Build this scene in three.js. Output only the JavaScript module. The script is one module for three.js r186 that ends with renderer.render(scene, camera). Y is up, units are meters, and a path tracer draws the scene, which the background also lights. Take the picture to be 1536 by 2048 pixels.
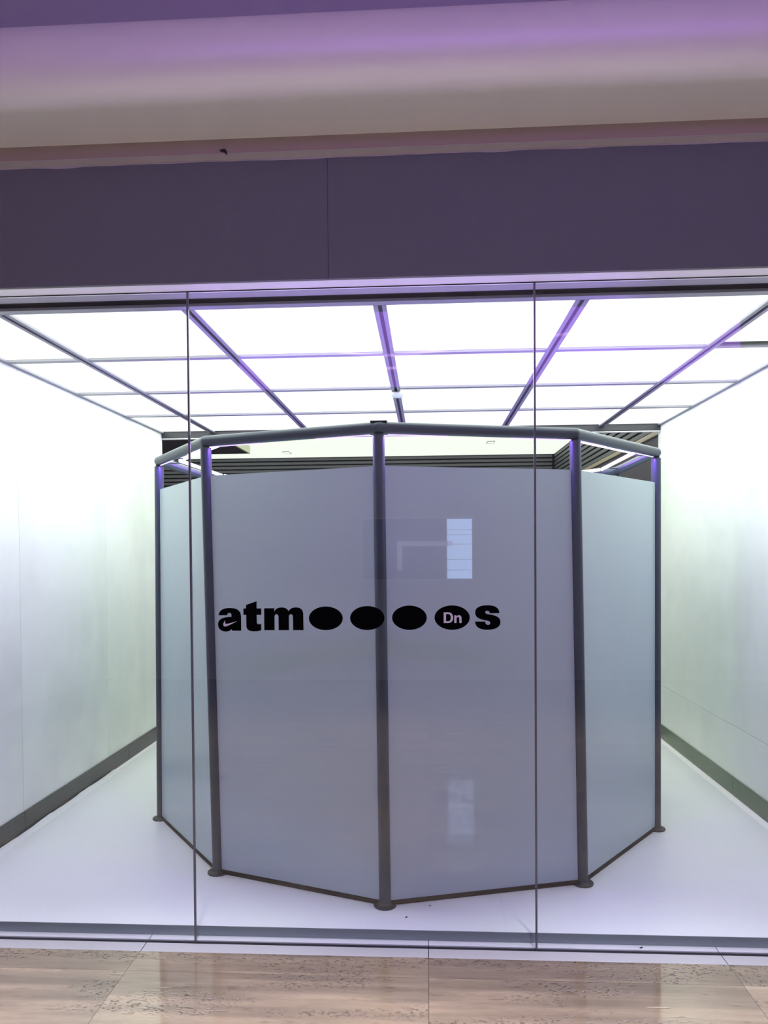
import * as THREE from 'three';
import { RoundedBoxGeometry } from 'three/addons/geometries/RoundedBoxGeometry.js';
import { mergeGeometries } from 'three/addons/utils/BufferGeometryUtils.js';
import { RectAreaLightUniformsLib } from 'three/addons/lights/RectAreaLightUniformsLib.js';

// ------------------------------------------------------------------ camera, light, exposure
const scene = new THREE.Scene();
scene.background = new THREE.Color(0x050506);
const W = 1536, H = 2048, FOCAL = 1501.3, PRINCIPAL_Y = 1136.7;
const camera = new THREE.PerspectiveCamera(2 * Math.atan(H / 2 / FOCAL) * 180 / Math.PI, W / H, 0.05, 60);
camera.position.set(0, 1.5, 2.829);
camera.rotation.set(-0.02023, 0.05724, -0.00735, 'YXZ');
camera.setViewOffset(W, H, 0, H / 2 - PRINCIPAL_Y, W, H);
camera.updateProjectionMatrix();

const renderer = new THREE.WebGLRenderer({ antialias: true });
renderer.toneMapping = THREE.LinearToneMapping;
renderer.toneMappingExposure = 1.0;
renderer.shadowMap.enabled = true;
RectAreaLightUniformsLib.init();

const CEILING_GLOW = 1.15, CEILING_LIGHT = 3.0;           // luminous ceiling of the display room
const VIOLET = new THREE.Color().setRGB(0.35, 0.10, 1.0); // light of the strips on the booth
const STRIP_LIGHT = 260, RING_LIGHT = 50, RING_SIDE = 15;
const NEON_COLOR = new THREE.Color().setRGB(0.42, 0.13, 1.0), NEON_LIGHT = 3.7;
const CORRIDOR_LIGHT = 92;

// ------------------------------------------------------------------ helpers
const used = new Map();
function numbered(name) {
  const n = used.get(name) || 0; used.set(name, n + 1);
  return n ? `${name}_${String(n).padStart(3, '0')}` : name;
}
let seed = 7;
function rnd() { seed = (seed * 1664525 + 1013904223) >>> 0; return seed / 4294967296; }
function hash(x, y, s) { let h = (x * 374761393 + y * 668265263 + s * 982451653) | 0; h = Math.imul(h ^ (h >>> 13), 1274126177); return ((h ^ (h >>> 16)) >>> 0) / 4294967296; }
function noise(x, y, s, px, py) {        // tiling value noise
  const xi = Math.floor(x), yi = Math.floor(y), fx = x - xi, fy = y - yi;
  const u = fx * fx * (3 - 2 * fx), v = fy * fy * (3 - 2 * fy), m = (a, n) => ((a % n) + n) % n;
  const a = hash(m(xi, px), m(yi, py), s), b = hash(m(xi + 1, px), m(yi, py), s), c = hash(m(xi, px), m(yi + 1, py), s), d = hash(m(xi + 1, px), m(yi + 1, py), s);
  return a + (b - a) * u + (c - a) * v + (a - b - c + d) * u * v;
}
function fbm(u, v, fx, fy, s, oct = 4) {
  let t = 0, a = 0.5, n = 0;
  for (let i = 0; i < oct; i++) { t += a * noise(u * fx, v * fy, s + i, fx, fy); n += a; a *= 0.5; fx *= 2; fy *= 2; }
  return t / n;
}
function texture(n, m, fn, srgb, rx = 1, ry = 1) {       // fn(u, v) -> [r, g, b] in 0..1
  const d = new Uint8Array(n * m * 4);
  for (let j = 0; j < m; j++) for (let i = 0; i < n; i++) {
    const c = fn(i / n, j / m), k = (j * n + i) * 4;
    for (let q = 0; q < 3; q++) d[k + q] = Math.max(0, Math.min(255, Math.round((Array.isArray(c) ? c[q] : c) * 255)));
    d[k + 3] = 255;
  }
  const t = new THREE.DataTexture(d, n, m); t.wrapS = t.wrapT = THREE.RepeatWrapping;
  t.magFilter = THREE.LinearFilter; t.minFilter = THREE.LinearMipmapLinearFilter; t.generateMipmaps = true;
  if (srgb) t.colorSpace = THREE.SRGBColorSpace;
  t.repeat.set(rx, ry); t.needsUpdate = true; return t;
}
const std = (hex, roughness = 0.6, extra = {}) => new THREE.MeshStandardMaterial({ color: hex, roughness, metalness: 0, ...extra });
const phys = (hex, roughness, extra = {}) => new THREE.MeshPhysicalMaterial({ color: hex, roughness, metalness: 0, ...extra });

function mesh(name, geometry, material, parent, position) {
  const o = new THREE.Mesh(geometry, material); o.name = numbered(name);
  o.castShadow = o.receiveShadow = true;
  if (position) o.position.set(...position);
  (parent || scene).add(o); return o;
}
function group(name, position = [0, 0, 0], parent = scene) { const g = new THREE.Group(); g.name = numbered(name); g.position.set(...position); parent.add(g); return g; }
function thing(o, label, category, grp) { o.userData.label = label; o.userData.category = category; if (grp) o.userData.group = grp; return o; }
function structure(o, label) { o.userData.kind = 'structure'; if (label) o.userData.label = label; return o; }
// a box from its corners, uv in metres taken from the world axes
function span(x0, x1, y0, y1, z0, z1, ox = 0, oy = 0) {
  const g = new THREE.BoxGeometry(x1 - x0, y1 - y0, z1 - z0); g.translate((x0 + x1) / 2, (y0 + y1) / 2, (z0 + z1) / 2);
  const p = g.attributes.position, n = g.attributes.normal, uv = g.attributes.uv;
  for (let i = 0; i < p.count; i++) {
    const ax = Math.abs(n.getX(i)), ay = Math.abs(n.getY(i));
    if (ax > 0.5) uv.setXY(i, p.getZ(i) + ox, p.getY(i) + oy); else if (ay > 0.5) uv.setXY(i, p.getX(i) + ox, p.getZ(i) + oy); else uv.setXY(i, p.getX(i) + ox, p.getY(i) + oy);
  }
  return g;
}
function rounded(x0, x1, y0, y1, z0, z1, r = 0.002) { const g = new RoundedBoxGeometry(x1 - x0, y1 - y0, z1 - z0, 2, r); g.translate((x0 + x1) / 2, (y0 + y1) / 2, (z0 + z1) / 2); return g; }
function rod(a, b, r, r2 = r, seg = 24) {
  const d = new THREE.Vector3().subVectors(b, a), g = new THREE.CylinderGeometry(r2, r, d.length(), seg, 1);
  g.translate(0, d.length() / 2, 0); g.applyQuaternion(new THREE.Quaternion().setFromUnitVectors(new THREE.Vector3(0, 1, 0), d.clone().normalize())); g.translate(a.x, a.y, a.z); return g;
}
function areaLight(color, intensity, w, h, pos, target, parent = scene, spread) {
  const l = new THREE.RectAreaLight(color, intensity, w, h); l.position.copy(pos); parent.add(l);
  l.lookAt(parent === scene ? target : parent.localToWorld(target.clone())); l.castShadow = true; return l;
}
const V = (x, y, z) => new THREE.Vector3(x, y, z);

// ------------------------------------------------------------------ materials
const wallMap = texture(512, 512, (u, v) => {
  const a = fbm(u, v, 3, 3, 11, 5), b = fbm(u, v, 6, 2, 31, 4), c = fbm(u, v, 24, 24, 51, 2);
  const stain = Math.max(0, a - 0.5) * 0.42 + Math.max(0, b - 0.56) * 0.22;
  const k = 0.985 - stain * 0.55 + (c - 0.5) * 0.02;
  return [k * 0.985, k, k * 0.982];
}, true, 1 / 2.6, 1 / 2.6);
const wallBump = texture(256, 256, (u, v) => fbm(u, v, 16, 16, 71, 4), false, 1 / 1.2, 1 / 1.2);
const M = {
  wall: std(0xf4f6f3, 0.55, { map: wallMap, bumpMap: wallBump, bumpScale: 0.0008 }),
  wallDark: std(0x3a3a42, 0.8),
  joint: std(0xb9beb8, 0.8),
  sheet: phys(0xdfe3e6, 0.32, { bumpMap: texture(256, 256, (u, v) => fbm(u, v, 4, 4, 171, 3), false, 0.8, 0.8), bumpScale: 0.0012 }),
  riser: std(0x7b8890, 0.45),
  post: phys(0x3a4550, 0.42, { metalness: 0.25 }),
  flange: std(0x30353b, 0.5, { metalness: 0.3 }),
  panel: phys(0xb0c2c8, 0.3),
  gapBlack: std(0x0b0b10, 0.8),
  barMetal: std(0x85858f, 0.45, { metalness: 0.1 }),
  barSlot: std(0x14121c, 0.7),
  beamGrey: std(0x9a96a0, 0.5),
  white: std(0xf3f1f4, 0.5),
  steel: std(0x3c4046, 0.35, { metalness: 0.55, roughnessMap: null }),
  threshold: phys(0xb4b0b4, 0.35),
  thresholdInner: phys(0xd8d8dc, 0.35),
  silicone: phys(0x74767a, 0.25, { transmission: 0.3, thickness: 0 }),
  black: phys(0x020203, 0.9, { specularIntensity: 0.15 }),
  lightVinyl: std(0xe6e8ee, 0.5),
  slat: std(0x5c6064, 0.5),
  brass: std(0xb4a88c, 0.4),
  corridor: std(0xdad8dc, 0.85),
  soffit: phys(0xe6e2dc, 0.44, { ior: 2.3 }),
  brown: std(0xa0917f, 0.6),
  stripPaint: std(0xbfb6b8, 0.6),
};
M.glass = new THREE.MeshPhysicalMaterial({ color: 0xffffff, roughness: 0, metalness: 0, transmission: 1, thickness: 0, ior: 1.5 });
M.fascia = std(0x6c7070, 0.75, { bumpMap: texture(256, 256, (u, v) => fbm(u, v, 32, 32, 91, 3), false, 1 / 0.6, 1 / 0.6), bumpScale: 0.0006 });
M.baseboardLeft = std(0x465059, 0.32, { metalness: 0.4, map: texture(512, 128, (u, v) => {
  const a = fbm(u, v, 8, 2, 201, 5), b = fbm(u, v, 30, 8, 211, 3), s = Math.max(0, b - 0.64) * 2.2;
  return [0.62 + a * 0.25 + s, 0.68 + a * 0.22 + s, 0.62 + a * 0.25 + s];
}, true, 0.5, 4) });
M.baseboardRight = std(0x66746a, 0.35, { metalness: 0.3, map: texture(512, 128, (u, v) => {
  const a = fbm(u, v, 5, 2, 221, 5), b = fbm(u, v, 22, 8, 231, 3), s = Math.max(0, b - 0.68);
  return [0.62 + a * 0.3 + s, 0.76 + a * 0.24 + s, 0.64 + a * 0.26 + s];
}, true, 0.5, 4) });
// travertine: long level bands with strings of pits
const pit = (u, v) => {
  const band = fbm(u, v, 2, 9, 301, 3), p = fbm(u, v, 110, 200, 311, 2), l = fbm(u, v, 14, 90, 331, 3);
  return Math.max(0, Math.min(1, (p - 0.60) * 5)) * Math.max(0, Math.min(1, (band - 0.54) * 6)) + Math.max(0, Math.min(1, (l - 0.70) * 6)) * 0.5;
};
const stoneMap = texture(1024, 1024, (u, v) => {
  const w = v + 0.012 * (fbm(u, v, 4, 6, 351, 3) - 0.5);
  const a = fbm(u, w, 2, 26, 361, 5), b = fbm(u, w, 3, 9, 371, 4), f = fbm(u, v, 40, 160, 381, 2), q = Math.min(1, pit(u, v));
  const k = 0.85 + 0.46 * (a - 0.5) + 0.20 * (b - 0.5) + 0.06 * (f - 0.5), red = 0.9 + 0.2 * (b - 0.5);
  const c = [k * 1.0, k * (0.965 - 0.05 * red), k * (0.915 - 0.09 * red)];
  return c.map((x, i) => x * (1 - q * [0.30, 0.34, 0.38][i]));
}, true, 1 / 1.1, 1 / 1.1);
const stoneBump = texture(1024, 1024, (u, v) => 1 - Math.min(1, pit(u, v)), false, 1 / 1.1, 1 / 1.1);
M.stone = phys(0xd8cfc4, 0.06, { map: stoneMap, bumpMap: stoneBump, bumpScale: 0.0012, ior: 2.1 });
M.panelGlow = std(0x6a6a6a, 0.6, { emissive: new THREE.Color().setRGB(0.99, 1.0, 0.985), emissiveIntensity: CEILING_GLOW });
M.storeGlow = std(0xe8f0e0, 0.6, { emissive: new THREE.Color().setRGB(0.95, 1.0, 0.90), emissiveIntensity: 0.98 });
M.underGlow = std(0xffffff, 0.4, { emissive: new THREE.Color().setRGB(0.62, 0.42, 1.0), emissiveIntensity: 1.0 });
M.stripGlow = std(0xffffff, 0.4, { emissive: new THREE.Color().setRGB(0.80, 0.52, 1.0), emissiveIntensity: 3.0 });
M.neonGlow = std(0xffffff, 0.4, { emissive: new THREE.Color().setRGB(1.0, 0.62, 1.0), emissiveIntensity: 2.4 });

// ------------------------------------------------------------------ the setting: display room
const XL = -2.14, XR = 1.825, ZB = -3.17, HC = 2.48, PLAT = 0.04;
{ // side walls in panels with fine joints
  const wl = structure(group('wall_left'));
  const zs = [0.02, -1.005, -2.069, ZB];
  mesh('wall_core', span(XL - 0.12, XL - 0.014, 0, 2.6, ZB, 0.02), M.joint, wl);
  for (let i = 0; i < 3; i++) mesh('wall_panel', span(XL - 0.014, XL, 0.0, 2.56, zs[i + 1] + (i < 2 ? 0.0012 : 0), zs[i] - (i ? 0.0012 : 0), i * 0.7, i * 0.3), M.wall, wl);
  const wr = structure(group('wall_right'));
  mesh('wall_core', span(XR + 0.014, XR + 0.07, 0, 2.6, ZB - 0.05, 0.02), M.joint, wr);
  mesh('wall_panel', span(XR, XR + 0.014, 0.454 + 0.001, 2.56, ZB - 0.05, 0.02, 0.37, 1.1), M.wall, wr);
  mesh('wall_panel', span(XR, XR + 0.014, 0, 0.454 - 0.001, ZB - 0.05, 0.02, 0.9, 1.7), M.wall, wr);
  const bl = structure(group('baseboard_left'));
  const jb = [-0.06, -1.0, -2.393, ZB];
  for (let i = 0; i < 3; i++) mesh('baseboard_strip', rounded(XL, XL + 0.008, PLAT, 0.147, jb[i + 1] + 0.001, jb[i] - 0.001, 0.0015), M.baseboardLeft, bl);
  const br = structure(group('baseboard_right'));
  const jr = [-0.06, -1.75, ZB - 0.05];
  for (let i = 0; i < 2; i++) mesh('baseboard_strip', rounded(XR - 0.008, XR, PLAT, 0.147, jr[i + 1] + 0.001, jr[i] - 0.001, 0.0015), M.baseboardRight, br);
}
{ // raised white floor of the display room
  const f = structure(group('floor'));
  mesh('platform_core', span(XL, XR, 0.0, PLAT - 0.002, ZB - 0.05, -0.054), M.white, f);
  mesh('riser', rounded(XL, XR, 0.0, PLAT - 0.001, -0.055, -0.050, 0.001), M.riser, f);
  mesh('floor_sheet', span(XL + 0.06, 0.30, PLAT - 0.002, PLAT, -2.10, -0.0505), M.sheet, f);
  mesh('floor_sheet', span(XL + 0.035, 0.30, PLAT - 0.002, PLAT - 0.0006, ZB - 0.05, -2.098), M.sheet, f);
  mesh('floor_sheet', span(0.302, XR - 0.055, PLAT - 0.002, PLAT, -1.13, -0.0505), M.sheet, f);
  mesh('floor_sheet', span(0.302, XR - 0.055, PLAT - 0.002, PLAT - 0.0006, ZB - 0.05, -1.128), M.sheet, f);
  // the lifted, slightly wavy edge of the sheet along the left wall
  const pts = [], idx = [], n = 60;
  for (let i = 0; i <= n; i++) {
    const z = -0.06 - (2.05) * i / n, w = 0.0025 * Math.sin(i * 0.5) + 0.001 * Math.sin(i * 2.3);
    const lift = 0.009 + 0.0018 * Math.sin(i * 0.43) + 0.0008 * Math.sin(i * 1.7);
    pts.push(XL + 0.064, PLAT + 0.0004, z, XL + 0.040 + w, PLAT + lift * 0.5, z, XL + 0.018 + w, PLAT + lift, z, XL + 0.017 + w, PLAT + lift - 0.002, z, XL + 0.045 + w, PLAT, z);
  }
  for (let i = 0; i < n; i++) for (let k = 0; k < 4; k++) { const a = i * 5 + k, b = a + 5; idx.push(a, b, a + 1, b, b + 1, a + 1); }
  const g = new THREE.BufferGeometry(); g.setAttribute('position', new THREE.Float32BufferAttribute(pts, 3)); g.setIndex(idx); g.computeVertexNormals();
  mesh('lifted_edge', g, M.sheet, f);
}
// luminous ceiling: square diffusers between slotted bars and thin cross bars
const BX = [-1.7225, -0.953, -0.181, 0.612, 1.374], RZ = [-0.155, -0.905, -1.685, -2.437, -3.155];
{
  const c = structure(group('ceiling'));
  mesh('ceiling_slab', span(XL - 0.12, XR + 0.1, 2.60, 2.70, ZB - 0.05, -0.13), M.white, c);
  const xs = [XL + 0.004, ...BX, XR - 0.004];
  for (let i = 0; i < 6; i++) for (let j = 0; j < 4; j++) {
    const x0 = xs[i] + (i ? 0.02 : 0), x1 = xs[i + 1] - (i < 5 ? 0.02 : 0);
    const z1 = RZ[j] - 0.01, z0 = RZ[j + 1] + (i === 5 && j === 0 ? 0.052 : 0.01);
    mesh('diffuser', rounded(x0, x1, HC + 0.014, HC + 0.02, z0, z1, 0.001), M.panelGlow, c);
    const w = x1 - x0 - 0.01, d = z1 - z0 - 0.01;
    areaLight(0xf2fff0, CEILING_LIGHT, w, d, V((x0 + x1) / 2, HC + 0.012, (z0 + z1) / 2), V((x0 + x1) / 2, 0, (z0 + z1) / 2), c);
  }
  // a dirty filler strip where one diffuser stops short
  mesh('filler_strip', rounded(1.396, XR - 0.004, HC + 0.012, HC + 0.02, -0.886, -0.856, 0.001), std(0x49523f, 0.9), c);
  for (const x of BX) {
    const b = mesh('ceiling_bar', mergeGeometries([rounded(x - 0.027, x - 0.008, HC, HC + 0.012, -3.155, -0.155, 0.0015), rounded(x + 0.008, x + 0.027, HC, HC + 0.012, -3.155, -0.155, 0.0015)]), M.barMetal, c);
    mesh('bar_slot', span(x - 0.009, x + 0.009, HC + 0.008, HC + 0.03, -3.155, -0.155), M.barSlot, b);
  }
  for (let j = 1; j < 4; j++) for (let i = 0; i < 6; i++) {
    const x0 = xs[i] + (i ? 0.027 : 0), x1 = xs[i + 1] - (i < 5 ? 0.027 : 0);
    mesh('cross_bar', rounded(x0, x1, HC + 0.002, HC + 0.014, RZ[j] - 0.02, RZ[j] + 0.02, 0.0015), M.barMetal, c);
  }
  for (const [x0, x1] of [[XL, XL + 0.022], [XR - 0.022, XR]]) mesh('edge_trim', mergeGeometries([rounded(x0, x1, HC, HC + 0.012, -3.155, -0.155, 0.0015)]), M.barMetal, c);
  mesh('edge_trim', rounded(XL, XR, HC + 0.001, HC + 0.014, -0.158, -0.112, 0.0015), M.barMetal, c);
  // back edge: dark drop bar with a pale lip
  const e = mesh('end_bar', span(XL, XR, HC - 0.036, HC + 0.12, -3.20, -3.156), std(0x262830, 0.4), c);
  mesh('end_lip', rounded(XL, XR, HC - 0.046, HC - 0.041, -3.20, -3.15, 0.001), M.white, e);
}
// ------------------------------------------------------------------ shop front: header, glass, threshold
{
  const h = structure(group('trim_1'));
  mesh('header_lining', span(-4, 4, 2.5, 2.56, -0.016, 0.075), M.white, h);
  mesh('glazing_bead', rounded(-2.3, 2.0, 2.4965, 2.501, 0.0005, 0.0035, 0.001), M.barSlot, h);
  mesh('inner_plate', span(-2.3, 2.0, 2.502, 2.56, -0.086, -0.0165), M.beamGrey, h);
  mesh('shadow_gap', span(-2.3, 2.0, 2.54, 2.56, -0.13, -0.086), M.gapBlack, h);
  mesh('shadow_gap_face', span(-2.3, 2.0, 2.492, 2.54, -0.1165, -0.111), M.gapBlack, h);
  const f = structure(group('wall_front'));
  mesh('fascia_board', span(-4, -0.353, 2.501, 2.958, 0.0755, 0.09), M.fascia, f);
  mesh('fascia_board', span(-0.3515, 4, 2.501, 2.958, 0.0755, 0.09), M.fascia, f);
  mesh('fascia_core', span(-4, 4, 2.56, 3.9, -0.12, 0.075), std(0xb0aeb4, 0.85), f);
  for (const [x0, x1] of [[-4, XL - 0.12], [XR + 0.07, 4]]) mesh('pier', span(x0, x1, 0, 2.501, -0.12, 0.075), M.fascia, f);
  // uneven pale paint strip and brown reveal under the soffit
  const s = structure(group('trim_2'));
  mesh('reveal_board', span(-4, 4, 2.9435, 2.993, 0.09, 0.135), M.brown, s);
  const shape = new THREE.Shape(); shape.moveTo(-4, 0.134);
  shape.lineTo(4, 0.134); const n = 160;
  for (let i = n; i >= 0; i--) { const x = -4 + 8 * i / n; shape.lineTo(x, 0.089 + 0.004 * fbm(x / 8 + 0.5, 0.3, 40, 4, 411, 3)); }
  const pg = new THREE.ExtrudeGeometry(shape, { depth: 0.0015, bevelEnabled: false }); pg.rotateX(Math.PI / 2); pg.translate(0, 2.9432, 0);
  mesh('paint_strip', pg, M.stripPaint, s);
  // torn edge of the paint that hangs over the fascia
  const t = new THREE.Shape(); t.moveTo(-4, 2.9435); t.lineTo(4, 2.9435);
  for (let i = 400; i >= 0; i--) { const x = -4 + 8 * i / 400; t.lineTo(x, 2.9385 - 0.010 * Math.pow(fbm(x / 8 + 0.5, 0.7, 60, 4, 421, 4), 2.0)); }
  const tg = new THREE.ExtrudeGeometry(t, { depth: 0.0012, bevelEnabled: false }); tg.translate(0, 0, 0.0902);
  mesh('paint_edge', tg, M.stripPaint, s);
  // soffit with a rounded outer edge
  const so = structure(group('ceiling_soffit'));
  const sh = new THREE.Shape(), B = 2.993, Z0 = 0.12, Z1 = 0.335, R = 0.13;
  sh.moveTo(Z0, B); sh.lineTo(Z1, B); sh.absarc(Z1, B + R, R, -Math.PI / 2, Math.PI / 2, false); sh.lineTo(Z0, B + 2 * R); sh.closePath();
  const sg = new THREE.ExtrudeGeometry(sh, { depth: 8, bevelEnabled: false, curveSegments: 48 });
  sg.rotateY(-Math.PI / 2); sg.translate(4, 0, 0);
  mesh('rounded_soffit', sg, M.soffit, so);
}
{ // three glass panes, silicone joints, groove
  const JX = [-0.9045, 0.404];
  const joints = [];
  const w = structure(group('window_1'));
  const xs = [-2.14, ...JX, 1.82];
  for (let i = 0; i < 3; i++) mesh('glass_pane', span(xs[i] + (i ? 0.003 : 0), xs[i + 1] - (i < 2 ? 0.003 : 0), -0.004, 2.5, -0.010, 0), M.glass, w);
  for (const x of JX) mesh('silicone_joint', rounded(x - 0.0036, x + 0.0036, -0.004, 2.4995, -0.0105, 0.0006, 0.001), M.silicone, w);
  const t = structure(group('trim_3'));
  const jx = [-4, -1.093, -0.003, 1.081, 4];
  for (let i = 0; i < 4; i++) {
    mesh('threshold_stone', rounded(jx[i] + 0.0012, jx[i + 1] - 0.0012, -0.03, 0.0, 0.0095, 0.0725, 0.0015), M.threshold, t);
    mesh('inner_threshold_stone', rounded(jx[i] + 0.0012, jx[i + 1] - 0.0012, -0.03, 0.0, -0.0545, -0.0165, 0.0015), M.thresholdInner, t);
  }
  mesh('groove', span(-4, 4, -0.03, -0.006, -0.0165, 0.0095), M.gapBlack, t);
}
{ // travertine floor of the passage
  const f = structure(group('floor_passage'));
  mesh('floor_bed', span(-4.5, 4.5, -0.12, -0.03, -0.12, 6.1), std(0x59504a, 0.9), f);
  const jx = [-3.269, -2.181, -1.093, -0.003, 1.081, 2.169, 3.257], jz = [0.0735, 0.2055, 1.2935, 2.3815, 3.4695, 4.5575, 5.98];
  const tones = [0xa39a90, 0x9b9188, 0xa89e92, 0x9d9389].map((h) => { const m = M.stone.clone(); m.color.set(h); return m; });
  let k = 0;
  for (let j = 0; j < 6; j++) for (let i = 0; i < 6; i++) {
    mesh('stone_tile', span(jx[i] + 0.0006, jx[i + 1] - 0.0006, -0.03, 0, jz[j] + 0.0006, jz[j + 1] - 0.0006, 0.37 * ((k * 7) % 5), j < 1 ? 0.05 : 0.61 * ((k * 3) % 4)), tones[(i * 3 + j * 2) % 4], f); k++;
  }
}
// ------------------------------------------------------------------ the passage behind the viewer
{
  const wl = structure(group('wall_passage_left')); mesh('plaster', span(-4.2, -4, 0, 3.9, -0.12, 6.1), M.corridor, wl);
  const wr = structure(group('wall_passage_right')); mesh('plaster', span(4, 4.2, 0, 3.9, -0.12, 6.1), M.corridor, wr);
  const c = structure(group('ceiling_passage')); mesh('plaster', span(-4.2, 4.2, 3.9, 4.0, -0.12, 6.1), M.corridor, c);
  for (const [x, z] of [[-2.4, 1.15], [-0.8, 1.15], [0.8, 1.15], [2.4, 1.15], [-2.4, 3.1], [-0.8, 3.1], [0.8, 3.1], [2.4, 3.1]]) {   // recessed round downlights let into it
    mesh('light_rim', new THREE.TorusGeometry(0.085, 0.008, 10, 32).rotateX(Math.PI / 2), M.white, c, [x, 3.898, z]);
    mesh('light_lens', new THREE.CylinderGeometry(0.08, 0.08, 0.006, 32), std(0xffffff, 0.5, { emissive: 0xfff8ec, emissiveIntensity: 1.5 }), c, [x, 3.897, z]);
    const l = new THREE.SpotLight(0xf0f6ff, CORRIDOR_LIGHT, 0, 0.41, 0.6, 2); l.position.set(x, 3.885, z); l.target.position.set(x, 0, z); l.castShadow = true; l.shadow.radius = 4;
    c.add(l); c.add(l.target);
  }
  const wo = structure(group('wall_opposite'));
  const x0 = -0.78, x1 = 0.55, y0 = 1.17, y1 = 1.92;
  for (const b of [[-4, x0, 0, 3.9], [x1, 4, 0, 3.9], [x0, x1, 0, y0], [x0, x1, y1, 3.9]]) mesh('plaster', span(...b, 6.0, 6.12), M.corridor, wo);
  const w = structure(group('window_2'));
  const paleFrame = std(0xf2f2f8, 0.4);
  mesh('window_frame', mergeGeometries([span(x0, x1, y0, y0 + 0.02, 5.985, 6.01), span(x0, x1, y1 - 0.02, y1, 5.985, 6.01), span(x0, x0 + 0.02, y0, y1, 5.985, 6.01), span(x1 - 0.02, x1, y0, y1, 5.985, 6.01)]), paleFrame, w);
  mesh('dark_panel', span(x0 + 0.02, 0.232, y0 + 0.02, y1 - 0.02, 6.02, 6.04), std(0x8f8ca8, 0.6), w);
  const glow = std(0xdfeaff, 0.5, { emissive: new THREE.Color().setRGB(0.45, 0.66, 1.0), emissiveIntensity: 3.4 });
  const ys = [1.19, 1.295, 1.42, 1.60, 1.71, 1.77, 1.90];
  for (let i = 0; i < 6; i++) mesh('lit_pane', span(0.234, 0.53, ys[i] + 0.003, ys[i + 1] - 0.003, 6.02, 6.03), glow, w);
  const lit = std(0xf0e8ff, 0.5, { emissive: new THREE.Color().setRGB(0.7, 0.66, 0.9), emissiveIntensity: 0.8 });
  mesh('lit_shelf', mergeGeometries([span(-0.35, 0.30, 1.58, 1.635, 6.0, 6.019), span(-0.35, -0.29, 1.30, 1.58, 6.0, 6.019)]), lit, w);
  mesh('window_back', span(x0 - 0.05, x1 + 0.05, y0 - 0.05, y1 + 0.05, 6.045, 6.07), M.gapBlack, w);
  areaLight(0xb0ccff, 1.5, 0.28, 0.68, V(0.383, 1.545, 5.98), V(0.383, 1.545, 0), w);
}

// ------------------------------------------------------------------ the store behind
{
  const s = structure(group('wall_back'));
  const SB = -8.5, SR = 1.9, SL = -4.6, SH = 2.96;
  mesh('plaster', span(SL, SR, 0, 3.1, SB - 0.1, SB - 0.03), M.gapBlack, s);
  mesh('lower_board', span(SL, SR, 0, 2.2, SB - 0.03, SB), M.wallDark, s);
  for (let i = 0; i < 13; i++) { const y = SH - 0.012 - i * 0.058; mesh('slat', span(SL, SR - 0.03, y - 0.036, y, SB - 0.03, SB), M.slat, s); }
  const r = structure(group('wall_store_right'));
  mesh('plaster', span(SR + 0.03, SR + 0.1, 0, 3.1, SB - 0.1, ZB - 0.05), M.gapBlack, r);
  mesh('lower_board', span(SR, SR + 0.03, 0, 2.45, SB, ZB - 0.05), std(0x4a4652, 0.6), r);
  mesh('moulding', rounded(SR - 0.02, SR + 0.03, 2.45, 2.49, SB, ZB - 0.05, 0.004), M.brass, r);
  for (let i = 0; i < 8; i++) { const y = SH - 0.012 - i * 0.058; mesh('slat', span(SR, SR + 0.03, y - 0.036, y, SB, ZB - 0.05), M.slat, r); }
  const l = structure(group('wall_store_left'));
  mesh('plaster', span(SL - 0.1, SL, 0, 3.1, SB - 0.1, -0.12), M.wallDark, l);
  mesh('end_board', span(SL, XL - 0.12, 0, 3.1, -0.2, -0.12), M.wallDark, l);
  const c = structure(group('ceiling_store'));
  mesh('stretch_ceiling', span(SL, SR, SH, SH + 0.02, SB, ZB - 0.06), M.storeGlow, c);
  mesh('ceiling_slab', span(SL - 0.1, SR + 0.1, 3.1, 3.2, SB - 0.1, -0.12), M.wallDark, c);
  mesh('ceiling_upstand', span(XL - 0.12, SR, 2.60, 3.1, ZB - 0.055, ZB - 0.035), M.wallDark, c);
  areaLight(0xf0fbe6, 0.55, 5.8, 4.6, V(-1.3, SH - 0.005, -5.9), V(-1.3, 0, -5.9), c);
  const f = structure(group('floor_store')); mesh('screed', span(SL - 0.1, SR + 0.1, -0.12, 0, SB - 0.1, -0.12), std(0x8b8b8e, 0.5), f);
  const d = thing(group('dropped_ceiling_panel', [-3.4, 2.8, -5.1]), 'dark dropped ceiling panel with a pale edge in the store behind the left posts', 'ceiling panel');
  mesh('board', span(-1.15, 1.1, 0, 0.10, -1.7, 1.8), M.wallDark, d);
  mesh('pale_edge', span(1.1, 1.125, 0, 0.10, -1.7, 1.8), std(0xd8dcb8, 0.5), d);
}

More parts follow.
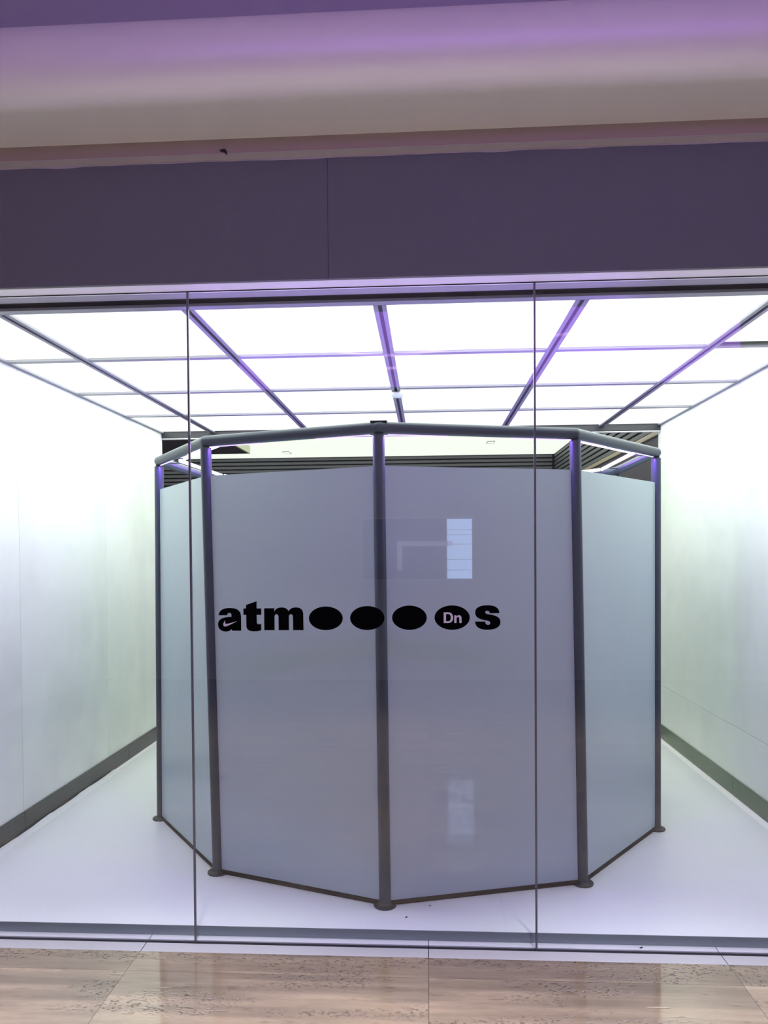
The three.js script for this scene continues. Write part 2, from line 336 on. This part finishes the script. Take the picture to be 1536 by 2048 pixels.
// ------------------------------------------------------------------ the ten-sided booth
{
  const CX = -0.129, CZ = -1.635, R = 1.396, PH = -0.025;
  const booth = thing(group('display_booth', [CX, PLAT, CZ]), 'ten-sided open-topped booth of grey pipe posts and pale flat panels on the white floor', 'booth');
  const base = [], top = [];
  const seen = [[[-1.476, -1.221], [-1.463, -1.221]], [[-0.966, -0.538], [-1.0, -0.538]], [[-0.182, -0.248], [-0.195, -0.248]], [[0.675, -0.49], [0.646, -0.49]], [[1.193, -1.162], [1.193, -1.162]]];
  const RAIL = 2.013 - PLAT;
  for (let i = 0; i < 10; i++) {
    const a = PH + (i - 2) * Math.PI / 5;
    const b = i < 5 ? seen[i][0] : [CX + R * Math.sin(a), CZ + R * Math.cos(a)], t = i < 5 ? seen[i][1] : b;
    base.push(V(b[0] - CX, 0, b[1] - CZ)); top.push(V(t[0] - CX, RAIL, t[1] - CZ));
  }
  const PR = 0.0245;
  const inward = (p, d) => { const q = V(p.x, 0, p.z).normalize().multiplyScalar(-d); return V(p.x + q.x, p.y, p.z + q.z); };
  for (let i = 0; i < 10; i++) {
    const b = base[i], t = top[i], n = (i + 1) % 10;
    const dir = V(0, 0, 0).subVectors(t, b).normalize();
    const post = mesh('post', rod(V(b.x, 0.008, b.z), t.clone().addScaledVector(dir, -0.030), PR, PR, 36), M.post, booth);
    mesh('joint_pin', rod(t.clone().addScaledVector(dir, -0.034), t.clone().addScaledVector(dir, -0.018), 0.017, 0.017, 20), M.gapBlack, post);
    // base plate: round disc with a collar
    const prof = [[0, 0], [0.046, 0], [0.0475, 0.002], [0.0475, 0.006], [0.046, 0.008], [0.030, 0.0085], [0.027, 0.016], [PR, 0.017]].map(([x, y]) => new THREE.Vector2(x, y));
    const fl = new THREE.LatheGeometry(prof, 40); fl.translate(b.x, 0, b.z);
    mesh('base_plate', fl, M.flange, post);
    // handrail pipe with a rounded, mitred elbow at the corner
    const a = top[i], c = top[n];
    const el = new THREE.SphereGeometry(PR + 0.0006, 28, 20); el.translate(a.x, a.y, a.z);
    const rail = mesh('rail', rod(a, c, PR + 0.0005, PR + 0.0005, 36), M.post, booth);
    mesh('elbow', el, M.post, rail);
    if (i === 2) mesh('corner_plate', rounded(a.x - 0.034, a.x + 0.036, a.y + 0.0235, a.y + 0.0285, a.z - 0.03, a.z + 0.012, 0.0015), M.gapBlack, rail);
    // flat panel between two posts
    const d = V(0, 0, 0).subVectors(base[n], b), len = d.length(), u = d.clone().divideScalar(len);
    const ang = Math.atan2(-u.z, u.x), mid = b.clone().add(base[n]).multiplyScalar(0.5);
    const td = V(0, 0, 0).subVectors(top[n], base[n]), f = (1.857 - PLAT) / RAIL, bd = V(0, 0, 0).subVectors(t, b);
    // follow the lean of the two posts: a slab whose four corners sit on the post faces
    const y0 = 0.021, y1 = 1.857 - PLAT, g0 = PR - 0.006;
    const nrm = V(u.z, 0, -u.x);
    const at = (s, y, o) => { // s: 0 left, 1 right
      const k = y / RAIL, q = s ? base[n].clone().addScaledVector(td, k) : b.clone().addScaledVector(bd, k);
      q.addScaledVector(u, s ? -g0 : g0).addScaledVector(nrm, o); q.y = y; return q;
    };
    const corners = []; for (const o of [0.004, -0.004]) for (const [s, y] of [[0, y0], [1, y0], [1, y1], [0, y1]]) corners.push(at(s, y, o));
    const quad = [[0, 1, 2, 3], [5, 4, 7, 6], [4, 0, 3, 7], [1, 5, 6, 2], [3, 2, 6, 7], [4, 5, 1, 0]], P = [];
    for (const [p, q, r, s] of quad) for (const k of [p, q, r, p, r, s]) P.push(corners[k].x, corners[k].y, corners[k].z);
    const pg = new THREE.BufferGeometry(); pg.setAttribute('position', new THREE.Float32BufferAttribute(P, 3)); pg.computeVertexNormals();
    const panel = mesh('panel', pg, M.panel, booth);
    const q0 = at(0, 0.012, 0), q1 = at(1, 0.012, 0), seal = new THREE.BoxGeometry(q0.distanceTo(q1), 0.019, 0.012);
    seal.rotateY(ang); seal.translate((q0.x + q1.x) / 2, 0.0105, (q0.z + q1.z) / 2);
    mesh('floor_seal', seal, M.gapBlack, panel);
    if (i === 2) mesh('screw', new THREE.CylinderGeometry(0.0035, 0.0035, 0.006, 14).rotateX(Math.PI / 2), M.gapBlack, panel, at(0, 1.748 - PLAT, 0.006).addScaledVector(u, 0.016).toArray());
    // light strip under the rail, and a tube inside the rail
    const side = V(0, 1, 0).cross(u);
    if (i < 4) for (const [k0, k1] of [[0.045, 0.34], [0.66, 0.955]]) {
      const s0 = a.clone().lerp(c, k0).add(V(0, -PR - 0.001, 0)), s1 = a.clone().lerp(c, k1).add(V(0, -PR - 0.001, 0)), m = s0.clone().lerp(s1, 0.5);
      mesh('light_strip', rod(s0, s1, 0.0035, 0.0035, 10), M.underGlow, booth);
      const l = new THREE.RectAreaLight(VIOLET, STRIP_LIGHT, s0.distanceTo(s1), 0.009); l.position.set(m.x, m.y - 0.006, m.z); l.castShadow = true; booth.add(l);
      l.quaternion.setFromRotationMatrix(new THREE.Matrix4().makeBasis(u, side, V(0, 1, 0)));
    }
    const i0 = inward(a, 0.108).add(V(0, 0.006, 0)), i1 = inward(c, 0.108).add(V(0, 0.006, 0));
    const t0 = i0.clone().lerp(i1, 0.02), t1 = i0.clone().lerp(i1, 0.98);
    {
      const tube = mesh('light_tube', rod(t0, t1, 0.0095, 0.0095, 16), M.stripGlow, booth);
      for (const s of [0.12, 0.88]) mesh('bracket', rod(a.clone().lerp(c, s), t0.clone().lerp(t1, s), 0.004, 0.004, 8), M.post, tube);
    }
    const up = new THREE.RectAreaLight(VIOLET, RING_LIGHT, len * 0.8, 0.02); const mm = t0.clone().lerp(t1, 0.5);
    up.position.set(mm.x, mm.y + 0.016, mm.z); up.castShadow = true; booth.add(up);
    const outer = new THREE.RectAreaLight(VIOLET, RING_SIDE, len * 0.8, 0.02), outN = V(mm.x, 0, mm.z).normalize();
    outer.position.copy(mm).addScaledVector(outN, 0.0145); outer.castShadow = true; booth.add(outer);
    { const zz = outN.clone().negate(), xx = V(0, 1, 0).cross(zz); outer.quaternion.setFromRotationMatrix(new THREE.Matrix4().makeBasis(xx, V(0, 1, 0), zz)); }
    up.quaternion.setFromRotationMatrix(new THREE.Matrix4().makeBasis(u.clone().negate(), side, V(0, -1, 0)));
  }
}

// ------------------------------------------------------------------ black lettering on the glass
{
  const S = 0.0019009, ox = -0.802, oy = 1.206;
  const sign = thing(group('glass_lettering', [ox, oy, 0.0]), 'black vinyl lettering with four ovals stuck across the shop glass', 'lettering');
  // outlines in the units of two tracings: f(x, y) -> metres
  const A = (x, y) => [((x / 7.68 + 420) - 435) * S, (1263 - (y / 7.68 + 1190)) * S + 0.001];
  const A2 = (x, y) => [((x / 7.68 + 600) - 435) * S, (1263 - (y / 7.68 + 1190)) * S + 0.001];
  const C = (x, y) => [((x / 6.144 + 770) - 435) * S, (1263 - (y / 6.144 + 1190)) * S + 0.001];
  function trace(f, ops, path = new THREE.Shape()) {
    for (const [k, ...v] of ops) {
      const p = []; for (let i = 0; i < v.length; i += 2) p.push(...f(v[i], v[i + 1]));
      if (k === 'M') path.moveTo(...p); else if (k === 'L') path.lineTo(...p); else path.bezierCurveTo(...p);
    }
    return path;
  }
  const cut = (shape, depth = 0.0006) => new THREE.ExtrudeGeometry(shape, { depth, bevelEnabled: false, curveSegments: 18 });
  const oval = (f, x, y, rx, ry, k) => { const s = new THREE.Shape(), [cx, cy] = f(x, y); s.absellipse(cx, cy, rx / k * S, ry / k * S, 0, Math.PI * 2); return s; };
  const a = trace(A, [['M', 484, 558], ['L', 345, 558], ['B', 338, 550, 336, 545, 334, 532], ['B', 300, 583, 210, 580, 165, 548], ['B', 110, 512, 110, 425, 150, 390], ['B', 190, 352, 262, 346, 334, 343], ['L', 334, 312], ['B', 333, 292, 318, 283, 303, 283], ['B', 282, 283, 268, 296, 268, 319], ['L', 132, 319], ['B', 142, 240, 205, 206, 305, 206], ['B', 430, 206, 484, 250, 484, 350], ['L', 484, 558]]);
  const swoosh = [['M', 236, 398], ['B', 205, 430, 198, 470, 214, 487], ['B', 232, 499, 262, 487, 290, 474], ['L', 425, 411], ['L', 290, 447], ['B', 250, 459, 220, 455, 236, 398]];
  const la = mesh('letter', cut(a), M.black, sign); la.userData.label = 'black lower-case letter a with a pale curved tick';
  mesh('curved_tick', cut(trace(A, swoosh), 0.0003), M.lightVinyl, la, [0, 0, 0.0006]);
  mesh('letter', cut(trace(A, [['M', 563, 160], ['L', 729, 102], ['L', 729, 214], ['L', 801, 214], ['L', 801, 314], ['L', 729, 314], ['L', 729, 425], ['B', 730, 455, 748, 460, 768, 458], ['L', 797, 453], ['L', 797, 552], ['B', 765, 563, 725, 568, 690, 568], ['B', 605, 568, 565, 548, 565, 470], ['L', 565, 314], ['L', 521, 314], ['L', 521, 214], ['L', 563, 214], ['L', 563, 160]])), M.black, sign).userData.label = 'black lower-case letter t';
  mesh('letter', cut(trace(A, [['M', 845, 212], ['L', 1003, 212], ['L', 1003, 262], ['B', 1028, 215, 1070, 200, 1115, 200], ['B', 1170, 200, 1208, 220, 1224, 258], ['B', 1250, 215, 1290, 200, 1338, 200], ['B', 1420, 200, 1452, 245, 1453, 312], ['L', 1455, 552], ['L', 1292, 552], ['L', 1292, 345], ['B', 1290, 292, 1231, 292, 1229, 345], ['L', 1229, 552], ['L', 1068, 552], ['L', 1068, 345], ['B', 1066, 292, 1008, 292, 1006, 345], ['L', 1006, 552], ['L', 845, 552], ['L', 845, 212]])), M.black, sign).userData.label = 'black lower-case letter m';
  mesh('oval', cut(oval(A2, 418, 370, 262, 182, 7.68)), M.black, sign);
  mesh('oval', cut(oval(A2, 1056, 367, 264, 184, 7.68)), M.black, sign);
  mesh('oval', cut(oval(C, 316, 291, 212, 149, 6.144)), M.black, sign);
  const o4 = mesh('oval', cut(oval(C, 835, 291, 214, 149, 6.144)), M.black, sign); o4.userData.label = 'black oval with two small pale letters';
  const dd = trace(C, [['M', 733, 226], ['L', 785, 226], ['B', 832, 226, 847, 258, 847, 291], ['B', 847, 325, 830, 356, 785, 356], ['L', 733, 356], ['L', 733, 226]]);
  dd.holes.push(trace(C, [['M', 761, 247], ['L', 761, 335], ['L', 783, 335], ['B', 806, 335, 819, 320, 819, 291], ['B', 819, 264, 808, 247, 783, 247], ['L', 761, 247]], new THREE.Path()));
  mesh('small_letter', cut(dd, 0.0003), M.lightVinyl, o4, [0, 0, 0.0006]);
  mesh('small_letter', cut(trace(C, [['M', 861, 263], ['L', 886, 263], ['L', 887, 277], ['B', 905, 254, 949, 254, 949, 300], ['L', 949, 356], ['L', 922, 356], ['L', 922, 306], ['B', 922, 276, 888, 276, 888, 306], ['L', 888, 356], ['L', 861, 356], ['L', 861, 263]]), 0.0003), M.lightVinyl, o4, [0, 0, 0.0006]);
  mesh('letter', cut(trace(C, [['M', 1407, 238], ['L', 1290, 240], ['B', 1288, 200, 1236, 200, 1236, 228], ['B', 1236, 242, 1252, 247, 1272, 250], ['B', 1370, 265, 1418, 288, 1418, 345], ['B', 1418, 410, 1350, 440, 1265, 440], ['B', 1170, 440, 1115, 410, 1112, 339], ['L', 1234, 339], ['B', 1236, 390, 1294, 390, 1294, 357], ['B', 1294, 335, 1268, 331, 1240, 326], ['B', 1150, 308, 1114, 285, 1114, 230], ['B', 1114, 165, 1180, 142, 1262, 142], ['B', 1345, 142, 1402, 165, 1407, 238]])), M.black, sign).userData.label = 'black lower-case letter s';
}

// ------------------------------------------------------------------ small things
{
  const d = thing(group('smoke_detector', [-0.174, HC, -1.775]), 'small white round smoke detector under the centre ceiling bar', 'smoke detector');
  const prof = [[0, -0.03], [0.02, -0.03], [0.036, -0.024], [0.044, -0.012], [0.046, 0], [0, 0]].map(([x, y]) => new THREE.Vector2(x, y));
  mesh('housing', new THREE.LatheGeometry(prof, 36), M.white, d);
  mesh('backing_ring', new THREE.CylinderGeometry(0.038, 0.038, 0.004, 32), M.gapBlack, d, [0, 0.0, 0]);
}
for (const [x, y, z, turn, len, label, cat] of [
  [-0.091, PLAT, -0.149, 0.9, 0.012, 'dark leaf scrap on the white floor near the front post', 'scrap'],
  [0.004, PLAT, -0.251, 0.2, 0.006, 'tiny dark crumb on the white floor right of the front post', 'scrap'],
  [0.80, 0.0, -0.030, 0.3, 0.014, 'dark crumb lying on the pale threshold right of the second glass joint', 'scrap'],
]) {
  const s = new THREE.Shape(); s.moveTo(-len * 0.5, 0); s.bezierCurveTo(-len * 0.2, len * 0.35, len * 0.2, len * 0.25, len * 0.5, 0.1 * len); s.bezierCurveTo(len * 0.2, -len * 0.3, -len * 0.3, -len * 0.25, -len * 0.5, 0);
  const g = new THREE.ExtrudeGeometry(s, { depth: 0.0015, bevelEnabled: true, bevelSize: 0.0006, bevelThickness: 0.0006, bevelSegments: 1 }); g.rotateX(-Math.PI / 2); g.translate(0, 0.0008, 0);
  const o = thing(mesh('leaf_scrap', g, std(0x2b2620, 0.9), null, [x, y, z]), label, cat); o.rotation.y = turn;
}
{ // torn bit hanging from the paint strip
  const s = new THREE.Shape(); s.moveTo(0, 0); s.lineTo(0.018, 0.002); s.bezierCurveTo(0.026, -0.004, 0.028, -0.010, 0.024, -0.018); s.lineTo(0.020, -0.010); s.bezierCurveTo(0.014, -0.006, 0.006, -0.008, 0, 0);
  const g = new THREE.ExtrudeGeometry(s, { depth: 0.004, bevelEnabled: true, bevelSize: 0.0008, bevelThickness: 0.0008, bevelSegments: 1 });
  thing(mesh('paint_flake', g, std(0x17161a, 0.9), null, [-0.735, 2.953, 0.1365]), 'dark torn flake hanging on the pale strip above the fascia', 'flake');
}
{ // recessed lamps in the store ceiling
  const spots = [[-0.62, -7.2], [0.85, -7.2], [-2.0, -7.9]];
  for (const [i, [x, z]] of spots.entries()) {
    const l = thing(group('recessed_lamp', [x, 2.96, z]), ['small recessed lamp in the store ceiling left of the front post', 'small recessed lamp in the store ceiling right of the front post', 'small recessed lamp in the store ceiling above the left panels'][i], 'lamp');
    mesh('rim', span(-0.05, 0.05, -0.008, 0, -0.11, 0.11), std(0xdfe2da, 0.5), l);
    mesh('lens', span(-0.04, 0.04, -0.012, -0.008, -0.05, 0.06), std(0xffffff, 0.4, { emissive: 0xffffff, emissiveIntensity: 1.6 }), l);
  }
}
{ // neon sign in the passage, seen only as a reflection
  const n = thing(group('neon_sign', [0, 3.3, 3.6]), 'thin curved pink neon lines mirrored in the upper glass', 'neon sign');
  const curve = (pts) => new THREE.TubeGeometry(new THREE.CatmullRomCurve3(pts.map(([x, y]) => V(x, y, 0))), 60, 0.011, 10);
  mesh('neon_tube', curve([[-1.81, 0.17], [-1.03, -0.02], [-0.355, -0.11], [0.2, -0.07], [0.754, -0.01], [1.56, 0.12], [1.74, 0.30]]), M.neonGlow, n);
  mesh('neon_tube', curve([[-1.25, -0.154], [-0.9, -0.205], [-0.3, -0.22], [0.4, -0.16]]), M.neonGlow, n);
  for (const [x, y] of [[-1.4, 0.07], [0, -0.09], [1.4, 0.1]]) mesh('hanging_wire', rod(V(x, y, 0), V(x, 0.6, 0), 0.002, 0.002, 6), M.flange, n);
  areaLight(NEON_COLOR, NEON_LIGHT, 4.2, 0.64, V(0.5, -0.07, -0.03), V(0.5, -0.07, -4), n);
}
renderer.render(scene, camera);
